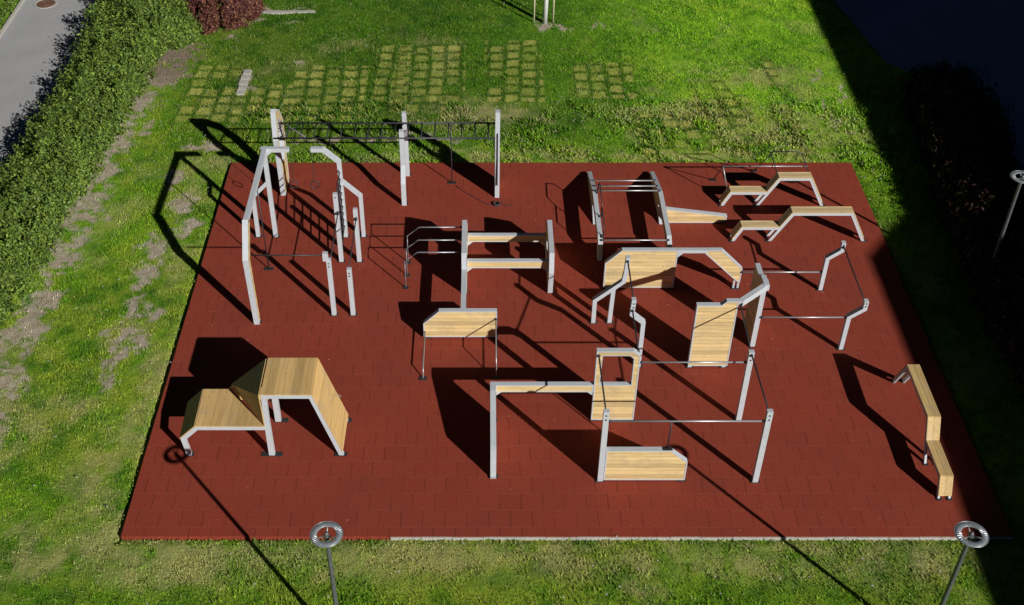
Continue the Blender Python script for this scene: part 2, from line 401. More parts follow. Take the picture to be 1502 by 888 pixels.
def fast_mesh(name, verts, faces, nper, m, colors=None, parent=None, smooth=False):
    me = bpy.data.meshes.new(name); nv = len(verts); nf = len(faces)
    me.vertices.add(nv); me.vertices.foreach_set('co', verts.astype(np.float32).ravel())
    me.loops.add(nf*nper); me.loops.foreach_set('vertex_index', faces.astype(np.int32).ravel())
    me.polygons.add(nf); me.polygons.foreach_set('loop_start', np.arange(0, nf*nper, nper, dtype=np.int32))
    try: me.polygons.foreach_set('loop_total', np.full(nf, nper, dtype=np.int32))
    except Exception: pass
    if colors is not None:
        a = me.color_attributes.new('Col', 'FLOAT_COLOR', 'POINT')
        c4 = np.ones((nv, 4), np.float32); c4[:, :3] = colors; a.data.foreach_set('color', c4.ravel())
    me.update(calc_edges=True); me.validate()
    if smooth: me.polygons.foreach_set('use_smooth', np.ones(nf, bool))
    me.materials.append(M[m]); o = bpy.data.objects.new(name, me); COL.objects.link(o); o.parent = parent
    return o
# ---- lawn sheet
xs = np.concatenate([[-600, -200, -80, -40, -28], np.linspace(-22, 24, 640), [30, 45, 90, 250, 600]])
ys = np.concatenate([[-600, -200, -60, -15, 2, 9], np.linspace(12.5, 47, 520), [52, 65, 100, 250, 600]])
gx, gy = np.meshgrid(xs, ys); fx, fy = gx.ravel(), gy.ravel()
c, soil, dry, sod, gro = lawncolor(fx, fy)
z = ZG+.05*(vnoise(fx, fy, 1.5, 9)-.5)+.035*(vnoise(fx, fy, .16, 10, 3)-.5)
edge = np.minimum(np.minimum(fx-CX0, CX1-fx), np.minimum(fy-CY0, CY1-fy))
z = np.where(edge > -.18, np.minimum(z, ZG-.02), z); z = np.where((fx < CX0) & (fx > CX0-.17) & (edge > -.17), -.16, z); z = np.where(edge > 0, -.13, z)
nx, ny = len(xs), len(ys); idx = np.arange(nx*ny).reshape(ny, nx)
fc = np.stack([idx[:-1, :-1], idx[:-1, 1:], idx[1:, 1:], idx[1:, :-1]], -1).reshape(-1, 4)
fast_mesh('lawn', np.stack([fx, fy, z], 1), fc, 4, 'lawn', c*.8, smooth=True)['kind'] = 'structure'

# ---- grass blades (stuff)
def in_view(x, y, pad=1.2):
    zc = y*cp+21*sp; u = F*x/zc+CX
    return (u > -pad*F/zc) & (u < 1502+pad*F/zc)
ROADX = -15.9
def hedge_bounds(x, y):
    return (x < -12.6) & (x > -14.6)
N = 760000
bx = rng.uniform(-21, 22, N); by = 13.6+(46-13.6)*rng.random(N)
ok = in_view(bx, by) & ~((bx > CX0-.03) & (bx < CX1+.03) & (by > CY0-.05) & (by < CY1+.03)) & ~((bx < -13.2))
ok &= ~(bx > 14.8)
ok &= ~((bx > CX0-.05-.13*vnoise(bx, by, .25, 77)) & (bx < CX0) & (by > CY0) & (by < CY1))
bx, by = bx[ok], by[ok]
jj = rng.random(len(bx))
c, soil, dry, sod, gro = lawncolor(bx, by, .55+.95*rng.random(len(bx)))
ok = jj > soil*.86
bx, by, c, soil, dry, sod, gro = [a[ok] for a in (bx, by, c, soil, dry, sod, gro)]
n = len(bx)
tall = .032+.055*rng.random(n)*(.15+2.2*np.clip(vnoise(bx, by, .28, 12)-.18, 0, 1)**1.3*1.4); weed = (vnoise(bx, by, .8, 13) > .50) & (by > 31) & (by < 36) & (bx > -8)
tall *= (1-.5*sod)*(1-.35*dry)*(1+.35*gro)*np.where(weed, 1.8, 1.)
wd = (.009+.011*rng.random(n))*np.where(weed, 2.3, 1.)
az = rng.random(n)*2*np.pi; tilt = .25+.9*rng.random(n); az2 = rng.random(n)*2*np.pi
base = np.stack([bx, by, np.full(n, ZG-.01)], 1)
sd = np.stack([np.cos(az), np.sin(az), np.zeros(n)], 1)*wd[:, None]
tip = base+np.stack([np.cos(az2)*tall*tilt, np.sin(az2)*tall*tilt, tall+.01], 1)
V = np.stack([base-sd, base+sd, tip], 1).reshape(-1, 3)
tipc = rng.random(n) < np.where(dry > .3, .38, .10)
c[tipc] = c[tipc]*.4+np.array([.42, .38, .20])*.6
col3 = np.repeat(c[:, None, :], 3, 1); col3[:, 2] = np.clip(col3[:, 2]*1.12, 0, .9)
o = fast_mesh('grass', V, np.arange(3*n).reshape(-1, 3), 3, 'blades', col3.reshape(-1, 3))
o['kind'] = 'stuff'; o['label'] = 'short uneven green grass around the red court'
# leaf litter blown onto the court
n = 170
lx = rng.uniform(CX0+.2, CX1-.3, n); ly = rng.uniform(CY0+.1, CY1-.2, n); lr = .008+.016*rng.random(n)
q = np.stack([np.stack([lx+a*lr, ly+b*lr, np.full(n, .004)+h*lr], 1) for a, b, h in ((-1, -.3, .2), (.2, -.6, .0), (1, .3, .35), (-.2, .6, .05))], 1).reshape(-1, 3)
LC = np.array([[.40, .26, .10], [.30, .16, .06], [.5, .42, .3], [.22, .12, .05]])[rng.integers(0, 4, n)]
o = fast_mesh('leaf_litter', q, np.arange(4*n).reshape(-1, 4), 4, 'leaf', np.repeat(LC[:, None], 4, 1).reshape(-1, 3)); o['kind'] = 'stuff'; o['label'] = 'scraps of dry leaf on the red rubber court'
# clover heads and leaf scraps: small pale flecks
n = 4200
fxx = rng.uniform(-13, 13, n); fyy = rng.uniform(14, 42, n)
ok = in_view(fxx, fyy, 0) & ~((fxx > CX0) & (fxx < CX1) & (fyy > CY0) & (fyy < CY1)) & (rng.random(n) < np.where((fyy > 31) & (fyy < 36.5), .9, .16))
fxx, fyy = fxx[ok], fyy[ok]; n = len(fxx)
r = .012+.018*rng.random(n); zz = np.full(n, .012)+.02*rng.random(n)
q = np.stack([np.stack([fxx+a*r, fyy+b*r, zz+c_*r], 1) for a, b, c_ in ((-1, -.4, .3), (.5, -1, -.3), (1, .5, .4), (-.5, 1, -.2))], 1).reshape(-1, 3)
o = fast_mesh('clover_flowers', q, np.arange(4*n).reshape(-1, 4), 4, 'concrete'); o['kind'] = 'stuff'; o['label'] = 'tiny pale clover heads scattered through the grass'

# ------------------------------------------------------------------ court, kerb, roads
MB().box((CX0, CY0, -.12), (CX1, CY1, 0)).build('playground_surface', 'rubber')['kind'] = 'structure'
k = MB()
for i in range(20):
    a = CX0+6.05+i*(CX1-CX0-6.05)/20; b = a+(CX1-CX0-6.05)/20-.008
    k.box((a, CY0-.030, -.12), (b, CY0-.004, -.012+.006*math.sin(i*2.3)))
k.build('kerb', 'concrete')['kind'] = 'structure'
road = MB(); rd = [(-18.15, -60), (-15.0, -60), (-15.0, 25), (-15.3, 200), (-18.9, 200), (-18.3, 40)]
road.prism('XY', rd, -.10, -.03); road.build('road', 'road')['kind'] = 'structure'
kb = MB(); kb.prism('XY', [(-18.27, -60), (-18.155, -60), (-18.305, 40), (-18.905, 200), (-19.02, 200), (-18.42, 40)], -.1, .05)
kb.build('road_kerb', 'concrete')['kind'] = 'structure'
pv = MB(); pv.prism('XY', [(15.0, -60), (15.2, 25.7), (16.0, 29.7), (17.2, 35), (16.0, 37.3), (14.75, 39), (14.0, 44), (13.2, 60), (12, 120), (24.9, 120), (24.9, -60)], -.1, -.025)
pv.build('asphalt_yard', 'asphalt')['kind'] = 'structure'
M['iron'] = make_flat('rusty_cast_iron', (.17, .09, .065), .75, .2, .3, 30)
t = thing('manhole_cover', 'round rusty brown manhole cover in the pale road', 'manhole cover', (-17.4, 43.55, -.03))
mh = MB(); seg = 40
mh.tube([(-17.4, 43.55, -.03), (-17.4, 43.55, -.018)], .36, 36).build('lid', 'iron', t)
mh = MB().torus((-17.4, 43.55, -.022), .42, .035, 'Z', 40, 6, .4); mh.build('ring_frame', 'concrete', t)
g = MB()
for r_ in (.12, .22, .31): g.torus((-17.4, 43.55, -.016), r_, .012, 'Z', 32, 6, .6)
g.build('raised_ribs', 'iron', t)

# ------------------------------------------------------------------ vegetation
def foliage(name, parent, centers, normals, n_leaf, size, cols, jitter=.12):
    """leaves clustered in twigs around points on a hedge surface"""
    k = rng.integers(0, len(centers), n_leaf); wgt = rng.random(len(centers)); kk = wgt[k] > .25*rng.random(n_leaf); k = np.where(kk, k, rng.integers(0, len(centers), n_leaf)); clump = .72+.56*rng.random(len(centers))
    c = centers[k]+rng.normal(0, jitter, (n_leaf, 3)); nrm = normals[k]+rng.normal(0, .75, (n_leaf, 3)); nrm /= np.linalg.norm(nrm, axis=1)[:, None]
    a = np.cross(nrm, rng.normal(0, 1, (n_leaf, 3))); a /= np.linalg.norm(a, axis=1)[:, None]; b = np.cross(nrm, a)
    s = (size*(.6+.8*rng.random(n_leaf)))[:, None]
    V = np.stack([c-a*s, c+b*s*.45, c+a*s, c-b*s*.45], 1).reshape(-1, 3)
    C = cols[rng.integers(0, len(cols), n_leaf)]*((.7+.6*rng.random(n_leaf))*clump[k])[:, None]
    return fast_mesh(name, V, np.arange(4*n_leaf).reshape(-1, 4), 4, 'leaf', np.repeat(C[:, None], 4, 1).reshape(-1, 3), parent)
def hedge(name, label, cat, path, halfw, height, n_pts, n_leaf, cols, size=.06, seedn=20, lump=.35, parts=('foliage', 'stems')):
    """rounded lumpy hedge along a polyline [(x,y)]"""
    P = np.array(path, float); seg = np.linalg.norm(np.diff(P, axis=0), axis=1); cum = np.concatenate([[0], np.cumsum(seg)])
    s = rng.uniform(0, cum[-1], n_pts); i = np.clip(np.searchsorted(cum, s)-1, 0, len(seg)-1); f = ((s-cum[i])/seg[i])[:, None]
    base = P[i]*(1-f)+P[i+1]*f; d = (P[i+1]-P[i])/seg[i][:, None]; nn = np.stack([-d[:, 1], d[:, 0]], 1)
    hw = np.interp(s, cum, halfw) if hasattr(halfw, '__len__') else halfw
    ht = np.interp(s, cum, height) if hasattr(height, '__len__') else height
    th = rng.uniform(-.1, 1.1, n_pts)*np.pi          # around the half ellipse
    th = np.clip(th, 0, np.pi)
    side = np.cos(th); up = np.sin(th)**.6
    lum = 1+lump*(vnoise(base[:, 0]+3*side, base[:, 1]+2*up, .8, seedn)-.5)*2
    shell = 1.10-.50*rng.random(n_pts)**1.5
    off = side*hw*lum*shell; z = ht*up*lum*shell*.97
    low = rng.random(n_pts) < .3; z = np.where(low, rng.random(n_pts)*ht*.7, z)
    off = np.where(low, np.sign(side)*hw*lum*(.95), off)
    C = np.stack([base[:, 0]+nn[:, 0]*off, base[:, 1]+nn[:, 1]*off, ZG+np.maximum(z, .03)], 1)
    Nn = np.stack([nn[:, 0]*side, nn[:, 1]*side, up], 1)
    far_ = rng.random(n_pts) < .035
    C[far_] += Nn[far_]*(.08+.16*rng.random(far_.sum()))[:, None]
    root = thing(name, label, cat, (P[0][0], P[0][1], ZG))
    o = foliage(parts[0], root, C-np.array([P[0][0], P[0][1], ZG]), Nn, n_leaf, size, cols, size*1.7)
    st = MB()
    for j in range(0):
        s0 = rng.uniform(0, cum[-1]); i0 = min(max(np.searchsorted(cum, s0)-1, 0), len(seg)-1); f0 = (s0-cum[i0])/seg[i0]
        b0 = P[i0]*(1-f0)+P[i0+1]*f0; h0 = (np.interp(s0, cum, height) if hasattr(height, '__len__') else height)
        h1 = (np.interp(s0, cum, halfw) if hasattr(halfw, '__len__') else halfw)
        for _ in range(3):
            a = rng.random()*6.28; L = h1*.6*rng.random()
            st.tube([(b0[0], b0[1], ZG-.05), (b0[0]+math.cos(a)*L*.4, b0[1]+math.sin(a)*L*.4, ZG+h0*.4), (b0[0]+math.cos(a)*L, b0[1]+math.sin(a)*L, ZG+h0*.8)], .025, 5, .008)
    if st.v: st.build(parts[1], 'stem', root)
    return root
GR = 1.6*np.array([[.060, .105, .018], [.085, .14, .022], [.11, .165, .03], [.045, .08, .02], [.13, .18, .03], [.10, .15, .02], [.07, .12, .03]])
hedge('hedge', 'long dense green hedge running beside the pale road', 'hedge',
      [(-14.3, 20), (-14.1, 24), (-13.8, 27.5), (-13.6, 31), (-13.4, 35), (-13.3, 38.5), (-13.1, 43), (-13.0, 50)], [.9, .95, 1.0, 1.0, 1.05, 1.15, 1.5, 1.8], [1.35, 1.35, 1.35, 1.3, 1.35, 1.4, 1.5, 1.5], 6500, 170000, GR, .055, 20, .55)
hedge('bushy_shrub', 'dark green bushy shrub where the hedge meets the purple bush', 'shrub',
      [(-12.9, 41.2), (-12.3, 40.9), (-11.5, 40.8), (-10.9, 40.8)], [1.2, 1.2, .95, .2], [1.3, 1.3, 1.1, .4], 900, 26000, GR, .06, 21)
PU = np.array([[.16, .05, .045], [.11, .03, .035], [.20, .08, .05], [.07, .025, .03], [.24, .13, .07]])
hedge('barberry_bush', 'dark purple red bush at the end of the hedge', 'bush', [(-12.0, 43.1), (-11.5, 43.0), (-10.8, 42.9), (-10.1, 42.9), (-9.4, 43.0), (-8.8, 43.1)], [.2, 1.0, 1.5, 1.6, 1.25, .15], [.5, 1.2, 1.7, 1.7, 1.4, .4], 1300, 46000, PU, .045, 22, .5)
hedge('grass_verge_shrub', 'low green planting in the corner beyond the pale road', 'shrub', [(-19.6, 40), (-19.5, 46)], [.8, .9], [.6, .7], 400, 9000, GR, .05, 25)
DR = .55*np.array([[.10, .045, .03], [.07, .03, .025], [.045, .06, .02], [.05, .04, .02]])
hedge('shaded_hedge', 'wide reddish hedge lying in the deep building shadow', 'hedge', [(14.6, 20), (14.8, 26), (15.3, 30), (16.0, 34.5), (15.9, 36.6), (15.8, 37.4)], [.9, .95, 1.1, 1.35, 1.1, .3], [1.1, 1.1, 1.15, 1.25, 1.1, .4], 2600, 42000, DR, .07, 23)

def young_tree():
    x, y = 2.38, 41.95
    t = thing('young_tree', 'young tree with white trunk guard standing between two pale stakes', 'tree', (x, y, ZG))
    MB().tube([(x, y, ZG), (x+.02, y, 1.0), (x, y+.02, 2.2), (x+.05, y, 3.6), (x, y, 5.)], .06, 10, .02).build('trunk', 'stem', t, True)
    gd = MB(); pts = [(x, y, ZG), (x+.02, y, 1.0), (x+.01, y+.01, 1.65)]; gd.tube(pts, .092, 12); g = gd.build('trunk_guard', M['guard'], t, True)
    lm = MB()
    cen = []
    for i in range(16):
        a = i*2.4; z0 = 2.1+i*.17; L = 1.25-.045*i; e = Vector((x+math.cos(a)*L, y+math.sin(a)*L, z0+.7))
        lm.tube([(x, y, z0), (x+math.cos(a)*L*.5, y+math.sin(a)*L*.5, z0+.42), e], .02, 6, .006)
        for _ in range(5): cen.append(tuple(e*(rng.uniform(.0, 1))+Vector((x, y, z0))*0 if False else Vector((x, y, z0)).lerp(e, rng.uniform(.45, 1.05))+Vector(rng.normal(0, .13, 3))))
    lm.build('branches', 'stem', t)
    C = np.array(cen)-np.array([x, y, ZG]); foliage('crown', t, C, np.tile([0, 0, 1.], (len(C), 1)), 5000, .05, GR, .16)
M['guard'] = make_flat('white_trunk_guard', (.62, .63, .64), .6, 0, .12, 40)
M['stake'] = make_flat('pale_stake_wood', (.55, .50, .34), .8, 0, .2, 20)
young_tree()
for px, lab in (((783, 34), 'pale wooden stake left of the young tree'), ((811, 33), 'pale wooden stake right of the young tree')):
    gx_, gy_ = G(*px, ZG)
    tag(MB().tube([(gx_, gy_, ZG-.02), (gx_+.01, gy_+.02, 2.0)], .035, 8, .03).build('tree_stake', 'stake', None, True), lab, 'stake', 'stakes beside the young tree')
gx_, gy_ = G(797, 33, ZG)
# slab and rubble
sb = MB(); random.seed(3)
for i in range(5):
    x0 = -8.72+.05*random.random(); y0 = 36.45+i*.36
    sb.box((x0, y0, ZG-.03), (x0+.26+.05*random.random(), y0+.30, ZG+.045+.02*random.random()))
tag(sb.build('kerb_stones', 'concrete'), 'row of pale broken stones lying in the grass near the turf squares', 'stone')
for i, (x0, y0, x1, y1, lab) in enumerate(((-8.85, 42.72, -6.6, 42.98, 'long thin sandy stone slab lying in the far grass'),)):
    s_ = MB().prism('XY', [(x0, y0+.04), (x0+.8, y0), (x1, y0+.12), (x1-.05, y1), (x0+.9, y1-.05), (x0+.1, y1-.06)], ZG-.03, ZG+.05)
    tag(s_.build('stone_slab', M['sandstone'] if 'sandstone' in M else 'concrete'), lab, 'stone')

# ------------------------------------------------------------------ building that throws the big shadow (right of the frame)
M['plaster'] = make_flat('grey_plaster', (.30, .29, .28), .9, 0, .12, 6)
M['glass'] = make_flat('window_glass', (.03, .04, .05), .12, 0, .1)
M['roofing'] = make_flat('grey_roofing', (.12, .12, .13), .9)
M['frame'] = make_flat('white_window_frame', (.55, .55, .54), .5)
def building():
    X0 = 26.23
    t = thing('apartment_building', 'grey apartment building standing beyond the asphalt yard', 'building', (X0, 5, ZG))
    w_ = MB(); w_.box((X0+.25, -42, ZG-.05), (X0+14, 9.0, 11.7)); w_.box((X0+.45, 9.0, ZG-.05), (X0+13.9, 46, 10.6)); w_.build('wall', 'plaster', t)
    r_ = MB()
    r_.prism('XY', [(X0-.75, -42.3), (X0+14.3, -42.3), (X0+14.3, 11.6), (X0+1.5, 11.6), (X0-.18, 9.4), (X0-.22, 4), (X0-.50, -2)], 11.7, 12.0)
    r_.prism('XY', [(X0+.25, 9.5), (X0+1.5, 11.7), (X0+14.2, 11.7), (X0+14.2, 46.3), (X0+.28, 46.3)], 10.6, 10.9)
    r_.build('roof', 'roofing', t)
    nwin = 0
    for fl in range(4):
        for j in range(18):
            y = -38+j*4.6; z0 = .9+fl*2.7
            if z0+1.4 > (11.5 if y < 8 else 10.4) or nwin >= 96: continue
            nwin += 1
            f = MB(); f.strip('YZ', [(y, z0), (y+1.5, z0), (y+1.5, z0+1.35), (y, z0+1.35)], .07, X0+.17, X0+.247, 1, True)
            fo = f.build('window', 'frame', t)
            MB().box((X0+.20, y+.06, z0+.06), (X0+.24, y+1.44, z0+1.29)).build('pane', 'glass', fo)
building()

# ------------------------------------------------------------------ gym equipment
# ---- big bar rig
def big_rig():
    t = thing('calisthenics_rig', 'largest exercise rig, steel posts, pine walls and gate frame joined by pull-up bars', 'exercise rig', (5.0, 21.5, 0))
    Y1 = 18.45
    def post(x, y, h, holes=True, wd=.13):
        o = MB().box((x-wd/2, y, 0.0), (x+wd/2, y+.11, h)).build('steel_post', 'steel', t)
        if holes: bolts(o, x, y, (h-.11, h-.24))
        foot(t, x, y+.055); return o
    post(6.37, Y1, 2.34); post(6.31, 20.44, 2.31); post(2.74, Y1+.03, 2.31)
    # gate
    gy = 20.47
    panel('gate_frame', t, 'XZ', [(2.66, .03), (3.71, .03), (3.71, 2.18), (3.55, 2.32), (2.67, 2.32)], gy, .13,
          hole=[(2.80, 1.22), (3.56, 1.22), (3.56, 2.08), (3.47, 2.17), (2.82, 2.17)])
    sh = MB().box((2.83, gy+.012, 1.20), (3.54, gy+.118, 1.222)).build('gate_sill', 'steel', t)
    foot(t, 2.72, gy+.06, .16); foot(t, 3.66, gy+.06, .16)
    # cross beam gate -> solid wall
    b = panel('cross_beam', t, 'XZ', [(.30, .99), (2.66, .99), (2.66, 1.22), (.30, 1.22)], gy-.002, .13)
    MB().prism('XZ', [(2.655, .86), (2.655, .985), (2.50, .985)], gy+.02, gy+.11).build('bracket', 'steel', t)
    MB().prism('XZ', [(.31, .86), (.31, .985), (.46, .985)], gy+.02, gy+.11).build('bracket', 'steel', t)
    # solid side wall seen edge on
    panel('side_panel', t, 'YZ', [(18.59, .03), (18.60, .0), (18.66, .86), (18.78, .90), (20.30, 1.22), (20.60, 1.22), (20.60, .03)], .165, .135)
    foot(t, .235, 18.66, .22); foot(t, .235, 20.5, .22)
    # low panel under the bar
    panel('low_panel', t, 'XZ', [(2.815, .05), (4.72, .05), (4.72, .66), (4.30, 1.05), (2.815, 1.05)], Y1+.04, .13)
    foot(t, 4.66, Y1+.1, .2); MB().box((4.62, Y1+.07, 0), (4.70, Y1+.14, .05)).build('foot_stub', 'steel', t)
    # cranked frames
    yc = 24.14
    c1 = bar('cranked_frame', t, 'XZ', [(2.98, 0), (2.98, .79), (3.70, 1.44), (3.74, 1.75), (3.76, 2.25)], yc, .11)
    bar('steel_post', t, 'XZ', [(3.42, 0), (3.45, 1.19)], yc+.003, .11, .124)
    foot(t, 2.98, yc+.06); foot(t, 3.42, yc+.06)
    c2 = bar('cranked_frame', t, 'XZ', [(3.74, 2.27), (3.72, 1.80), (4.03, 1.52), (4.03, 0)], 22.40, .11); foot(t, 4.03, 22.46)
    bolts(c2, 3.74, 22.40, (2.16, 2.04, 1.92))
    # D wall with arm
    yd = 25.61
    panel('climbing_panel', t, 'XZ', [(3.36, .05), (5.33, .05), (5.33, 1.37), (3.80, 1.37), (3.36, .92)], yd, .13)
    foot(t, 3.45, yd+.06, .2); foot(t, 5.26, yd+.06, .2)
    arm = MB().prism('XZ', [(5.335, 1.37), (5.335, 1.12), (5.48, 1.27), (6.08, 1.27), (6.16, 1.37)], yd+.002, yd+.128).build('arm', 'steel', t)
    panel('sloping_panel', t, 'XZ', [(6.07, 1.27), (7.03, .32), (7.17, .22), (7.18, .72), (6.54, 1.372), (6.165, 1.372)], yd, .13)
    for x in (7.02, 7.14): MB().box((x-.025, yd+.03, 0), (x+.025, yd+.10, .34)).build('foot_stub', 'steel', t)
    foot(t, 7.08, yd+.06, .26)
    # tall pine wall + side wall + cap beam
    y2 = 22.38
    panel('climbing_panel', t, 'XZ', [(5.31, .07), (6.33, .07), (6.33, 2.14), (6.46, 2.25), (6.04, 2.25), (5.91, 2.12), (5.31, 2.12)], y2, .13)
    for x in (5.36, 6.24): MB().box((x-.05, y2+.01, 0), (x+.05, y2+.12, .075)).build('foot_stub', 'steel', t)
    foot(t, 5.36, y2+.06, .18); foot(t, 6.24, y2+.06, .18)
    panel('climbing_panel', t, 'YZ', [(23.17, .03), (24.12, .03), (24.12, 2.10), (23.62, 2.12), (23.42, 2.27), (23.13, 2.27)], 7.06, .13,
          label='climbing panel turned side on, its boards in shade')
    foot(t, 7.12, 23.24, .2); foot(t, 7.12, 24.05, .2)
    cb = MB(); A = Vector((6.40, 22.44, 2.17)); B = Vector((7.12, 23.02, 2.22)); d = (B-A).normalized(); n = Vector((-d.y, d.x, 0))*.065
    vs = []
    for p in (A, B):
        for q in (p-n-Vector((0, 0, .085)), p+n-Vector((0, 0, .085)), p+n+Vector((0, 0, .085)), p-n+Vector((0, 0, .085))): vs.append(q)
    cb.add(vs, [(0, 1, 2, 3), (7, 6, 5, 4), (0, 4, 5, 1), (1, 5, 6, 2), (2, 6, 7, 3), (3, 7, 4, 0)]); cb.box((7.055, 22.95, 2.13), (7.195, 23.20, 2.31)); cb.build('cap_beam', 'steel', t)
    # cranked end posts
    for y, in ((25.54,), (23.07,)):
        c = bar('cranked_frame', t, 'XZ', [(9.45, 0), (9.45, 1.12), (9.80, 1.40), (9.80, 1.66)], y, .11); foot(t, 9.45, y+.06)
        bolts(c, 9.80, y, (1.60, 1.50))
    # bars
    def xb(x0, x1, y, z, r=.021):
        pipe('pull_up_bar', t, [(x0, y, z), (x1, y, z)], r); clamp(t, x0+.03, y, z); clamp(t, x1-.03, y, z)
    def yb(a, b_, m='dark', r=.02): pipe('cross_bar', t, [a, b_], r, m); clamp(t, *a, axis=1); clamp(t, *b_, axis=1)
    xb(2.80, 6.31, Y1+.06, 2.0); xb(3.71, 6.25, 20.52, 1.93)
    yb((6.37, Y1+.10, 2.24), (6.31, 20.44, 2.24)); yb((2.74, Y1+.12, 2.2), (2.72, 20.47, 2.2))
    yb((3.72, 22.40, 1.95), (3.66, 20.60, 2.22)); yb((3.75, 24.14, 2.15), (3.74, 22.52, 2.2))
    yb((9.80, 25.54, 1.55), (9.80, 23.18, 1.55)); xb(7.17, 9.40, 25.60, .62); xb(7.19, 9.40, 23.13, 1.09)
    yb((6.40, 22.38, 2.10), (6.31, 20.54, 2.24))
    pipe('cross_bar', t, [(4.22, Y1+.06, 1.98), (4.22, Y1+.10, 1.05)], .018, 'dark'); MB().box((4.12, Y1+.05, 1.052), (4.34, Y1+.15, 1.066)).build('foot_plate', 'plate', t)
big_rig()

# ---- parallel beam rig
def beam_rig():
    t = thing('parallel_beam_rig', 'exercise rig with two low pine beams, stepped dip bars and pine board wall', 'exercise rig', (.6, 25.4, 0))
    out = [(25.47, .0), (25.60, .0), (25.66, .45), (27.22, .45), (27.30, 0), (27.45, 0), (27.52, .92), (26.95, 1.44), (25.95, 1.45), (25.42, 1.42), (25.28, .84)]
    out = [(25.42, .02), (27.46, .02), (27.52, .90), (26.93, 1.44), (25.42, 1.42), (25.27, .84)]
    hole = [(25.84, .60), (26.80, .60), (26.86, .74), (26.58, .94), (25.86, .92)]
    for x in (-.595, 1.80):
        panel('side_panel', t, 'YZ', out, x, .135, hole=hole)
        foot(t, x+.067, 25.5, .2); foot(t, x+.067, 27.38, .2)
    for y, z0, z1, nm in ((25.56, .79, 1.03, 0), (27.12, .52, .75, 1)):
        panel('cross_beam', t, 'XZ', [(-.455, z0), (1.795, z0), (1.795, z1), (-.455, z1)], y, .13)
        for x, s in ((-.455, 1), (1.795, -1)):
            MB().prism('XZ', [(x, z0-.005), (x+s*.16, z0-.005), (x, z0-.15)], y+.01, y+.12).build('bracket', 'steel', t)
    # spine beam to the board wall
    MB().box((-.595, 23.66, .80), (-.46, 25.30, .96)).build('spine_beam', 'steel', t)
    panel('board_wall', t, 'XZ', [(-1.59, .06), (.36, .06), (.36, .96), (-1.17, .96), (-1.59, .53)], 23.52, .13)
    foot(t, -1.48, 23.6, .16); foot(t, .3, 23.6, .2)
    # dip bars
    for y, x0 in ((25.67, -2.18), (26.23, -2.17), (26.83, -2.17)):
        pipe('dip_bar', t, [(x0, y, .0), (x0, y, .94), (-1.81, y, 1.26), (-.60, y, 1.26)], .018); foot(t, x0, y, .16)
        clamp(t, -.62, y, 1.26)
    # parallettes in front
    pipe('handle_bar', t, [(-1.55, 21.98, 0), (-1.55, 22.15, .26), (-1.55, 23.53, .26)], .018, 'pipe'); foot(t, -1.55, 21.98, .2)
    pipe('handle_bar', t, [(.33, 22.0, 0), (.33, 22.0, .30), (.33, 22.16, .70), (.33, 23.53, .70)], .018, 'pipe'); foot(t, .33, 22.0, .16)
    clamp(t, .33, 23.53, .70, axis=1)
beam_rig()

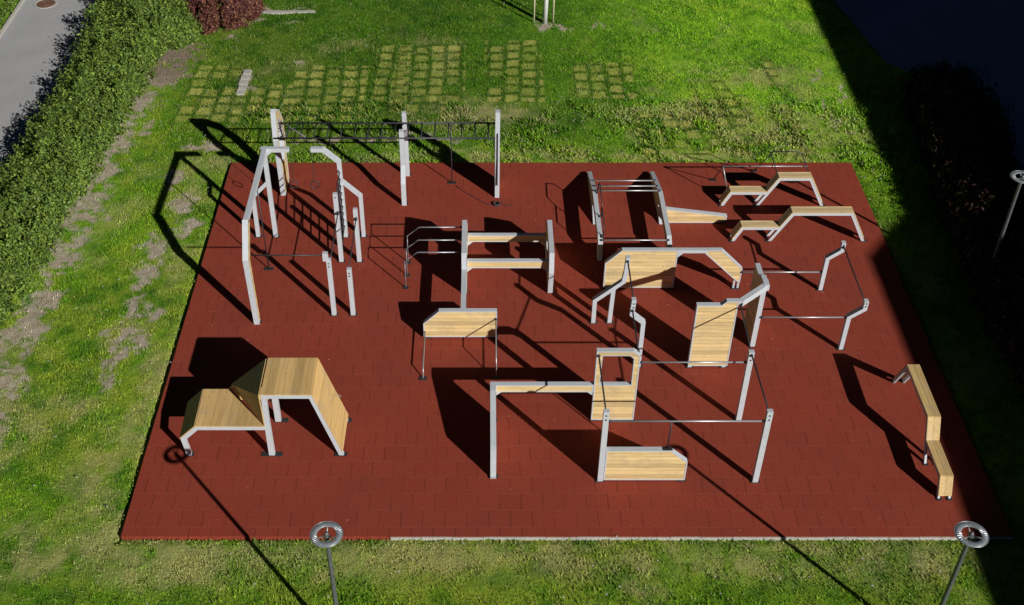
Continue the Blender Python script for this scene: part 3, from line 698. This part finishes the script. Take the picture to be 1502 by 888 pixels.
# ---- left ring rig
def ring_rig():
    t = thing('gymnastic_ring_rig', 'tall steel rig with two hanging rings, climbing rungs, dip bars and an arched pine post', 'exercise rig', (-5.3, 26.5, 0))
    Yf = 28.02
    bar('side_leg', t, 'XZ', [(-6.16, 0), (-6.16, 2.95)], Yf+.01, .12, .11); foot(t, -6.16, Yf+.06)
    bar('brace_leg', t, 'XZ', [(-6.68, 0), (-6.66, 1.45), (-6.18, 1.95)], Yf+.015, .11, .10); foot(t, -6.68, Yf+.06)
    MB().prism('XZ', [(-6.24, 3.10), (-5.45, 3.10), (-5.45, 2.98), (-5.94, 2.98), (-6.09, 2.84), (-6.24, 2.84)], Yf-.002, Yf+.13).build('ring_arm', 'steel', t)
    bar('side_leg', t, 'XZ', [(-4.84, 3.04), (-4.50, 3.04), (-4.08, 2.64), (-4.08, 0)], Yf, .12, .13); foot(t, -4.08, Yf+.06)
    bar('brace_leg', t, 'XZ', [(-4.05, 1.98), (-3.55, 1.47), (-3.55, 0)], Yf+.012, .11, .105); foot(t, -3.55, Yf+.06)
    # arch
    p = MB(); path = [(24.19, 0.02), (24.10, 2.25), (24.72, 3.05)]
    L, R = offset(path, .22, 0)
    o = MB().strip('YZ', [(24.10, 0.0), (23.98, 2.28), (24.62, 3.12)], .03, -6.215, -6.065, -1).build('arched_post', 'steel', t)
    f = MB().prism('YZ', [(24.13, .0), (24.28, .0), (24.22, 2.14), (24.82, 2.92), (24.70, 3.05), (24.64, 3.11), (24.012, 2.28)], -6.21, -6.07); f.build('plank_infill', 'woodY', o)
    bar('top_beam', t, 'YZ', [(24.66, 3.04), (28.02, 3.04)], -6.20, .12, .13)
    foot(t, -6.13, 24.22)
    pipe('support_pole', t, [(-6.15, 26.52, 0), (-6.15, 26.52, 2.98)], .018, 'dark'); foot(t, -6.15, 26.52, .26)
    # four square posts
    for x, y, h in ((-4.10, 26.83, 2.38), (-3.58, 26.83, 1.86), (-4.08, 24.46, 1.93), (-3.56, 24.46, 1.61)):
        o = MB().box((x-.06, y, 0), (x+.06, y+.11, h)).build('steel_post', 'steel', t); foot(t, x, y+.05)
        if y < 25: bolts(o, x, y, (h-.12, h-.22))
    bolts(o, -4.10, 26.83, (2.28,))
    MB().box((-4.22, 24.44, 1.90), (-4.085, 24.55, 2.15)).build('bar_bracket', 'steel', t)
    pipe('low_bar', t, [(-6.10, 24.50, 2.06), (-4.22, 24.50, 2.06)], .018, 'dark')
    for x, z in ((-4.06, 1.75), (-3.57, 1.55)):
        pipe('dip_bar', t, [(x, 24.55, z+.02), (x, 26.83, z+.02)], .017, 'dark'); clamp(t, x, 26.80, z+.02, .045, 1)
    for i in range(9):
        z = .38+i*.235
        pipe('climbing_rung', t, [(-4.08, 26.93, z), (-4.08, 28.03, z+.12)], .019, 'dark')
        MB().tube([(-4.08, 27.97, z+.12), (-4.08, 28.02, z+.12)], .038, 8).build('rung_end', 'steel', t, True)
    for x in (-5.43, -4.83):
        o = MB().tube([(x, Yf+.05, 2.99), (x, Yf+.05, 1.98)], .009, 6).build('ring_strap', 'rope', t)
        MB().torus((x, Yf+.05, 1.86), .115, .014).build('gymnastic_ring', 'dark', o, True)
ring_rig()

# ---- monkey bars
def monkey():
    t = thing('monkey_bars', 'long overhead monkey bar ladder between tall looped frames at the far court edge', 'monkey bars', (-2.9, 30.5, 0))
    outL = [(30.20, 0), (31.12, 0), (31.15, .9), (31.32, 1.57), (31.22, 2.2), (30.85, 2.68), (30.38, 2.98), (30.26, 2.92), (30.08, 2.05), (30.16, 1.48)]
    holeL = [(30.52, .98), (30.78, .98), (31.02, 1.52), (31.0, 2.02), (30.62, 2.55), (30.42, 2.44), (30.28, 2.06), (30.34, 1.5)]
    outR = [(30.08, 0), (31.06, 0), (31.1, 1.80), (30.90, 2.40), (30.28, 3.02), (30.10, 3.02), (30.04, 2.35), (30.04, 1.5)]
    holeR = [(30.24, 1.50), (30.72, 1.50), (30.86, 1.85), (30.62, 2.34), (30.26, 2.50), (30.22, 2.0)]
    panel('end_frame', t, 'YZ', outL, -6.29, .15, hole=holeL, rim=.04)
    panel('end_frame', t, 'YZ', outR, .355, .14, hole=holeR, rim=.04)
    MB().box((.418, 30.0, .5), (.438, 30.045, 2.35)).build('rope_slot', 'dark', t)
    foot(t, -6.22, 30.27); foot(t, .425, 30.15); foot(t, -6.22, 31.05); foot(t, .425, 31.0)
    bar('middle_leg', t, 'YZ', [(29.72, 0), (29.74, .75), (30.02, 1.25), (30.0, 2.48)], -2.50, .12, .14)
    bar('middle_leg', t, 'YZ', [(31.32, 0), (31.32, 1.45), (31.05, 1.9), (31.03, 2.48)], -2.47, .11, .13); foot(t, -2.43, 29.78); foot(t, -2.40, 31.36)
    zr = 2.24
    for y in (29.95, 30.80):
        pipe('side_rail', t, [(-6.14, y, zr), (.36, y, zr)], .027, 'dark')
    n = 16
    for i in range(n):
        x = -5.85+i*.40
        if abs(x+2.43) < .12: continue
        pipe('rung', t, [(x, 29.95, zr), (x, 30.80, zr)], .021, 'dark', 6)
    pipe('brace', t, [(-6.14, 30.88, zr+.02), (-5.25, 29.95, zr)], .018); pipe('brace', t, [(-6.0, 29.95, zr), (-5.45, 30.88, zr)], .014, 'dark')
    pipe('support_pole', t, [(-.99, 30.9, 0), (-.99, 30.9, zr)], .018, 'dark'); foot(t, -.99, 30.9, .26)
monkey()
# loose rope on the ground
rp = MB()
pts = [G(750, 303), (G(742, 302)), G(735, 298), G(731, 299), G(727, 302), G(722, 302), G(716, 301), G(706, 296), G(695, 290), G(680, 281), G(668, 273)]
rp.tube([(p[0], p[1], .012) for p in pts], .011, 6)
for i in range(3): rp.torus((G(728, 299)[0], G(728, 299)[1]-.05, .02+.02*i), .11-.01*i, .013, 'Z', 20, 6)
tag(rp.build('rope', 'rope', None, True), 'thin black rope lying coiled at the foot of the monkey bars', 'rope')

# ---- sit-up frame with wedge
def situp():
    t = thing('push_up_frame', 'low frame of two long side panels joined by steel bars, pine wedge on right', 'exercise frame', (4.4, 28.5, 0))
    out = [(26.92, 0), (27.10, 0), (27.32, .42), (29.30, .42), (29.30, .36), (28.66, .02), (31.20, .02), (31.33, .14), (29.45, .68), (27.25, .66), (27.0, .52)]
    for x in (3.30, 5.285):
        panel('side_panel', t, 'YZ', out, x, .135, rim=.025)
        foot(t, x+.067, 27.0); foot(t, x+.067, 31.1, .18)
    for y, z in ((30.43, .40), (29.90, .56), (29.45, .70), (27.10, .60)):
        pipe('cross_bar', t, [(3.37, y, z), (5.35, y, z)], .021); clamp(t, 3.41, y, z); clamp(t, 5.31, y, z)
    x = 3.46
    pipe('side_handle', t, [(x-.03, 29.35, .64), (x-.0, 29.35, 1.0), (x, 29.10, 1.20), (x, 28.35, 1.20), (x, 28.15, 1.0), (x, 28.15, .64)], .019, 'dark')
    pipe('side_handle', t, [(x, 28.2, 1.0), (x, 27.30, 1.0), (x-.01, 27.20, .66)], .019, 'dark')
    for y in (29.35, 28.15, 27.2): clamp(t, 3.42, y, .66, .04, 1)
    panel('wedge_panel', t, 'XZ', [(5.425, .02), (7.02, .02), (7.30, .14), (7.31, .27), (5.425, .53)], 28.73, .14)
    foot(t, 7.12, 28.8, .2)
situp()

# ---- parkour benches (the same bench three times)
def bench(name, label, x0, y0, axis, high_len=1.76, deck='deckX', cat='parkour bench', low_len=1.11, group='stepped pine benches'):
    """stepped bench starting at (x0,y0); profile runs along +X (axis X) or +Y (axis Y)"""
    t = thing(name, label, cat, (x0, y0, 0), group)
    W = .30; pl = 'XZ' if axis == 'X' else 'YZ'; a0 = x0 if axis == 'X' else y0; c0 = y0 if axis == 'X' else x0
    a = a0; lo, hi = .51, 1.02
    pA = [(a, 0), (a+.26, lo), (a+.26+low_len, lo)]
    b = a+.26+low_len
    pB = [(b-.29, 0), (b+.29, hi), (b+.29+high_len, hi), (b+.29+high_len+.53, 0)]
    for c in (c0, c0+W-.05):
        MB().strip(pl, pA, .085, c, c+.05, -1).build('side_frame', 'steel', t)
        MB().strip(pl, pB, .085, c+.001, c+.051, -1).build('side_frame', 'steel', t)
    def board(nm, p, q, th=.028, lift=.0):
        P = Vector(p); Q = Vector(q); d = (Q-P).normalized(); n = Vector((-d.y, d.x)); m = MB()
        m.prism(pl, [tuple(P+n*lift), tuple(Q+n*lift), tuple(Q+n*(lift+th)), tuple(P+n*(lift+th))], c0-.004, c0+W+.006); return m.build(nm, deck, t)
    def on(p, q, f): return (p[0]+(q[0]-p[0])*f, p[1]+(q[1]-p[1])*f)
    board('slope_board', on(pA[0], pA[1], .16), on(pA[0], pA[1], 1.0), lift=.002)
    board('deck_board', (pA[1][0]-.01, lo), (b-.0, lo), lift=.002)
    board('slope_board', on(pB[0], pB[1], .515), on(pB[0], pB[1], 1.0), lift=.003)
    board('deck_board', (pB[1][0]-.01, hi), (pB[2][0]+.01, hi), lift=.002)
    board('slope_board', on(pB[2], pB[3], 0), on(pB[2], pB[3], .86), lift=.002)
    for q in (pA[0][0]+.02, pB[0][0]+.02, pB[3][0]-.02):
        if axis == 'X': foot(t, q, c0+.03, .16, .10); foot(t, q, c0+W-.03, .16, .10)
        else: foot(t, c0+.03, q, .12, .12); foot(t, c0+W-.03, q, .12, .12)
    return t
bench('parkour_bench', 'stepped pine bench without rails, its low end by the pine wedge', 7.31, 27.83, 'X')
bench('parkour_bench', 'stepped pine bench alone by the right edge, running towards the camera', 10.50, 17.95, 'Y', 1.77, 'deckY')
tb = bench('parkour_bench', 'stepped pine bench with dark handrails at the far right corner of the court', 7.27, 29.63, 'X', .98)
yr = 30.08
pipe('handrail', tb, [(7.27, yr, 1.16), (9.84, yr, 1.16)], .019)
pipe('handrail', tb, [(7.46, 29.95, .48), (7.28, yr-.01, 1.16)], .018, 'pipe')
pipe('handrail', tb, [(8.93, 29.95, .98), (8.66, yr, 1.62), (8.70, yr, 1.68), (9.50, yr, 1.68), (9.58, yr, 1.62), (9.90, 29.95, .98)], .018, 'dark')
pipe('brace', tb, [(7.28, yr, 1.15), (7.26, 31.06, 0)], .017, 'dark'); pipe('brace', tb, [(8.66, yr, 1.60), (8.65, 31.58, 0)], .017, 'dark')
foot(tb, 7.26, 31.06, .2); foot(tb, 8.65, 31.58, .2)
clamp(tb, 7.28, yr, 1.16); clamp(tb, 8.1, yr, 1.16, .027)

# ---- climbing platform
def platform():
    t = thing('parkour_platform', 'angular parkour platform with a low and a high tan deck on silver legs', 'parkour platform', (-5.2, 19.9, 0))
    y0, y1 = 19.30, 20.54; W = .11
    # front and rear steel frames
    for (y, tag_) in ((y0, 0), (y1-.12, 1)):
        if not tag_:
            bar('side_frame', t, 'XZ', [(-7.11, 0), (-7.17, .60), (-6.76, 1.0), (-5.12, 1.0)], y, W, .10, side=-1)
            MB().prism('XZ', [(-5.14, 0), (-5.0, 0), (-5.0, 1.2), (-4.98, 2.03), (-5.10, 2.03), (-5.13, 1.0)], y+.001, y+.11).build('side_leg', 'steel', t)
            bar('side_frame', t, 'XZ', [(-5.10, 2.03), (-3.92, 2.03), (-3.34, 0)], y+.003, W, .10, side=-1)
        else:
            bar('side_frame', t, 'XZ', [(-7.25, 0), (-7.22, .58), (-6.78, 1.0), (-6.2, 1.0)], y, W, .10, side=-1)
            MB().box((-5.14, y+.001, 0), (-5.0, y+.11, 2.02)).build('side_leg', 'steel', t)
            bar('side_frame', t, 'XZ', [(-5.10, 2.03), (-3.92, 2.03), (-3.34, 0)], y+.003, W, .10, side=-1)
    th = .025
    def slab(nm, quad, m='tan'):
        q = [Vector(p) for p in quad]; n = (q[1]-q[0]).cross(q[2]-q[0]).normalized()
        if n.z < 0: n = -n
        vs = q+[p+n*th for p in q]; k = len(q); fs = [tuple(reversed(range(k))), tuple(range(k, 2*k))]+[(i, (i+1) % k, (i+1) % k+k, i+k) for i in range(k)]
        return MB().add(vs, fs).build(nm, m, t)
    e = .003
    slab('low_deck', [(-6.755, y0-.004, 1.0+e), (-5.12, y0-.004, 1.0+e), (-6.10, y1, 1.0+e), (-6.78, y1, 1.0+e)])
    slab('end_board', [(-7.17-.004, y0, .60), (-6.765, y0, 1.0+e), (-6.79, y1, 1.0+e), (-7.22, y1, .58)])
    slab('high_deck', [(-5.10, y0-.004, 2.03+e), (-3.925, y0-.004, 2.03+e), (-3.925, y1, 2.03+e), (-5.10, y1, 2.03+e)])
    slab('sloping_board', [(-3.935, y0-.004, 2.03+e), (-3.38, y0-.004, .15), (-3.36, y1, .15), (-3.935, y1, 2.03+e)])
    MB().prism('XZ', [(-6.24, .66), (-5.14, .66), (-5.14, 1.98), (-6.24, .98)], y1+.002, y1+.024).build('shadow_filler_board', 'tan', t)  # unseen board added to close a gap in the platform's cast shadow
    # warped inner board between the decks
    q = [Vector(p) for p in ((-5.11, y0+.002, 1.03), (-5.13, y0+.002, 2.02), (-5.13, y1, 2.02), (-6.12, y1+.16, 1.02))]
    d = Vector((-.025, -.005, .01)); vs = q+[p+d for p in q]
    MB().add(vs, [(0, 1, 3), (1, 2, 3), (4, 7, 5), (5, 7, 6)]+[(i, (i+1) % 4, (i+1) % 4+4, i+4) for i in range(4)]).build('inner_board', 'tan', t)
    foot(t, -7.05, y0+.05, .2); foot(t, -5.07, y0+.05, .5); foot(t, -3.42, y0+.05, .3); foot(t, -5.0, y1-.06, .34); foot(t, -3.36, y1-.06, .2); foot(t, -7.2, y1-.06, .2)
    for y, z in ((19.95, .95), (20.15, .72)):
        MB().torus((-3.60+(.95-z)*.28, y+.45, z), .045, .012, 'Y', 12, 6).build('hand_hold', 'pipe', t)
platform()

# ---- street lamps
M['diff'] = make_flat('ribbed_lamp_ring', (.24, .28, .31), .35, .1, .15, 20)
M['pole'] = make_flat('dark_grey_pole', (.13, .14, .15), .5, .4, .15)
M['polelit'] = M['pole']
def lamp(x, y, h, label):
    t = thing('street_lamp', label, 'street lamp', (x, y, ZG), 'ring-headed lamps around the court')
    p = MB(); p.tube([(x, y, ZG-.02), (x, y, .9), (x, y, h-.25), (x, y, h-.06)], .058, 14, .036).build('pole', 'pole', t, True)
    hd = MB().torus((x, y, h), .238, .060, 'Z', 40, 8, .30).build('lamp_ring', 'diff', t, True)
    rb = MB()
    for i in range(36):
        a = i*math.pi/18; c_, s_ = math.cos(a), math.sin(a)
        rb.tube([(x+c_*.185, y+s_*.185, h+.014), (x+c_*.235, y+s_*.235, h+.021), (x+c_*.285, y+s_*.285, h+.014)], .004, 4)
    rb.build('cooling_ribs', 'pipe', hd)
    MB().torus((x, y, h), .305, .008, 'Z', 40, 6).build('rim_trim', 'pipe', hd, True)
    hub = MB(); hub.tube([(x, y, h-.08), (x, y, h-.02), (x, y, h+.03), (x, y, h+.055)], .062, 14, .03); hub.build('hub', 'pole', t, True)
    for a in (90, 210, 330):
        c_, s_ = math.cos(rad(a)), math.sin(rad(a))
        MB().tube([(x+c_*.03, y+s_*.03, h-.03), (x+c_*.20, y+s_*.20, h)], .013, 8).build('arm', 'frame' if a == 90 else 'pole', t, True)
lamp(-2.92, 14.03, 3.6, 'ring-headed lamp on a dark pole left of centre at the front grass')
lamp(9.08, 14.03, 3.6, 'ring-headed lamp on a dark pole at the front right corner of the court')
lamp(14.18, 25.87, 3.6, 'ring-headed lamp rising out of the dark hedge at the right edge')
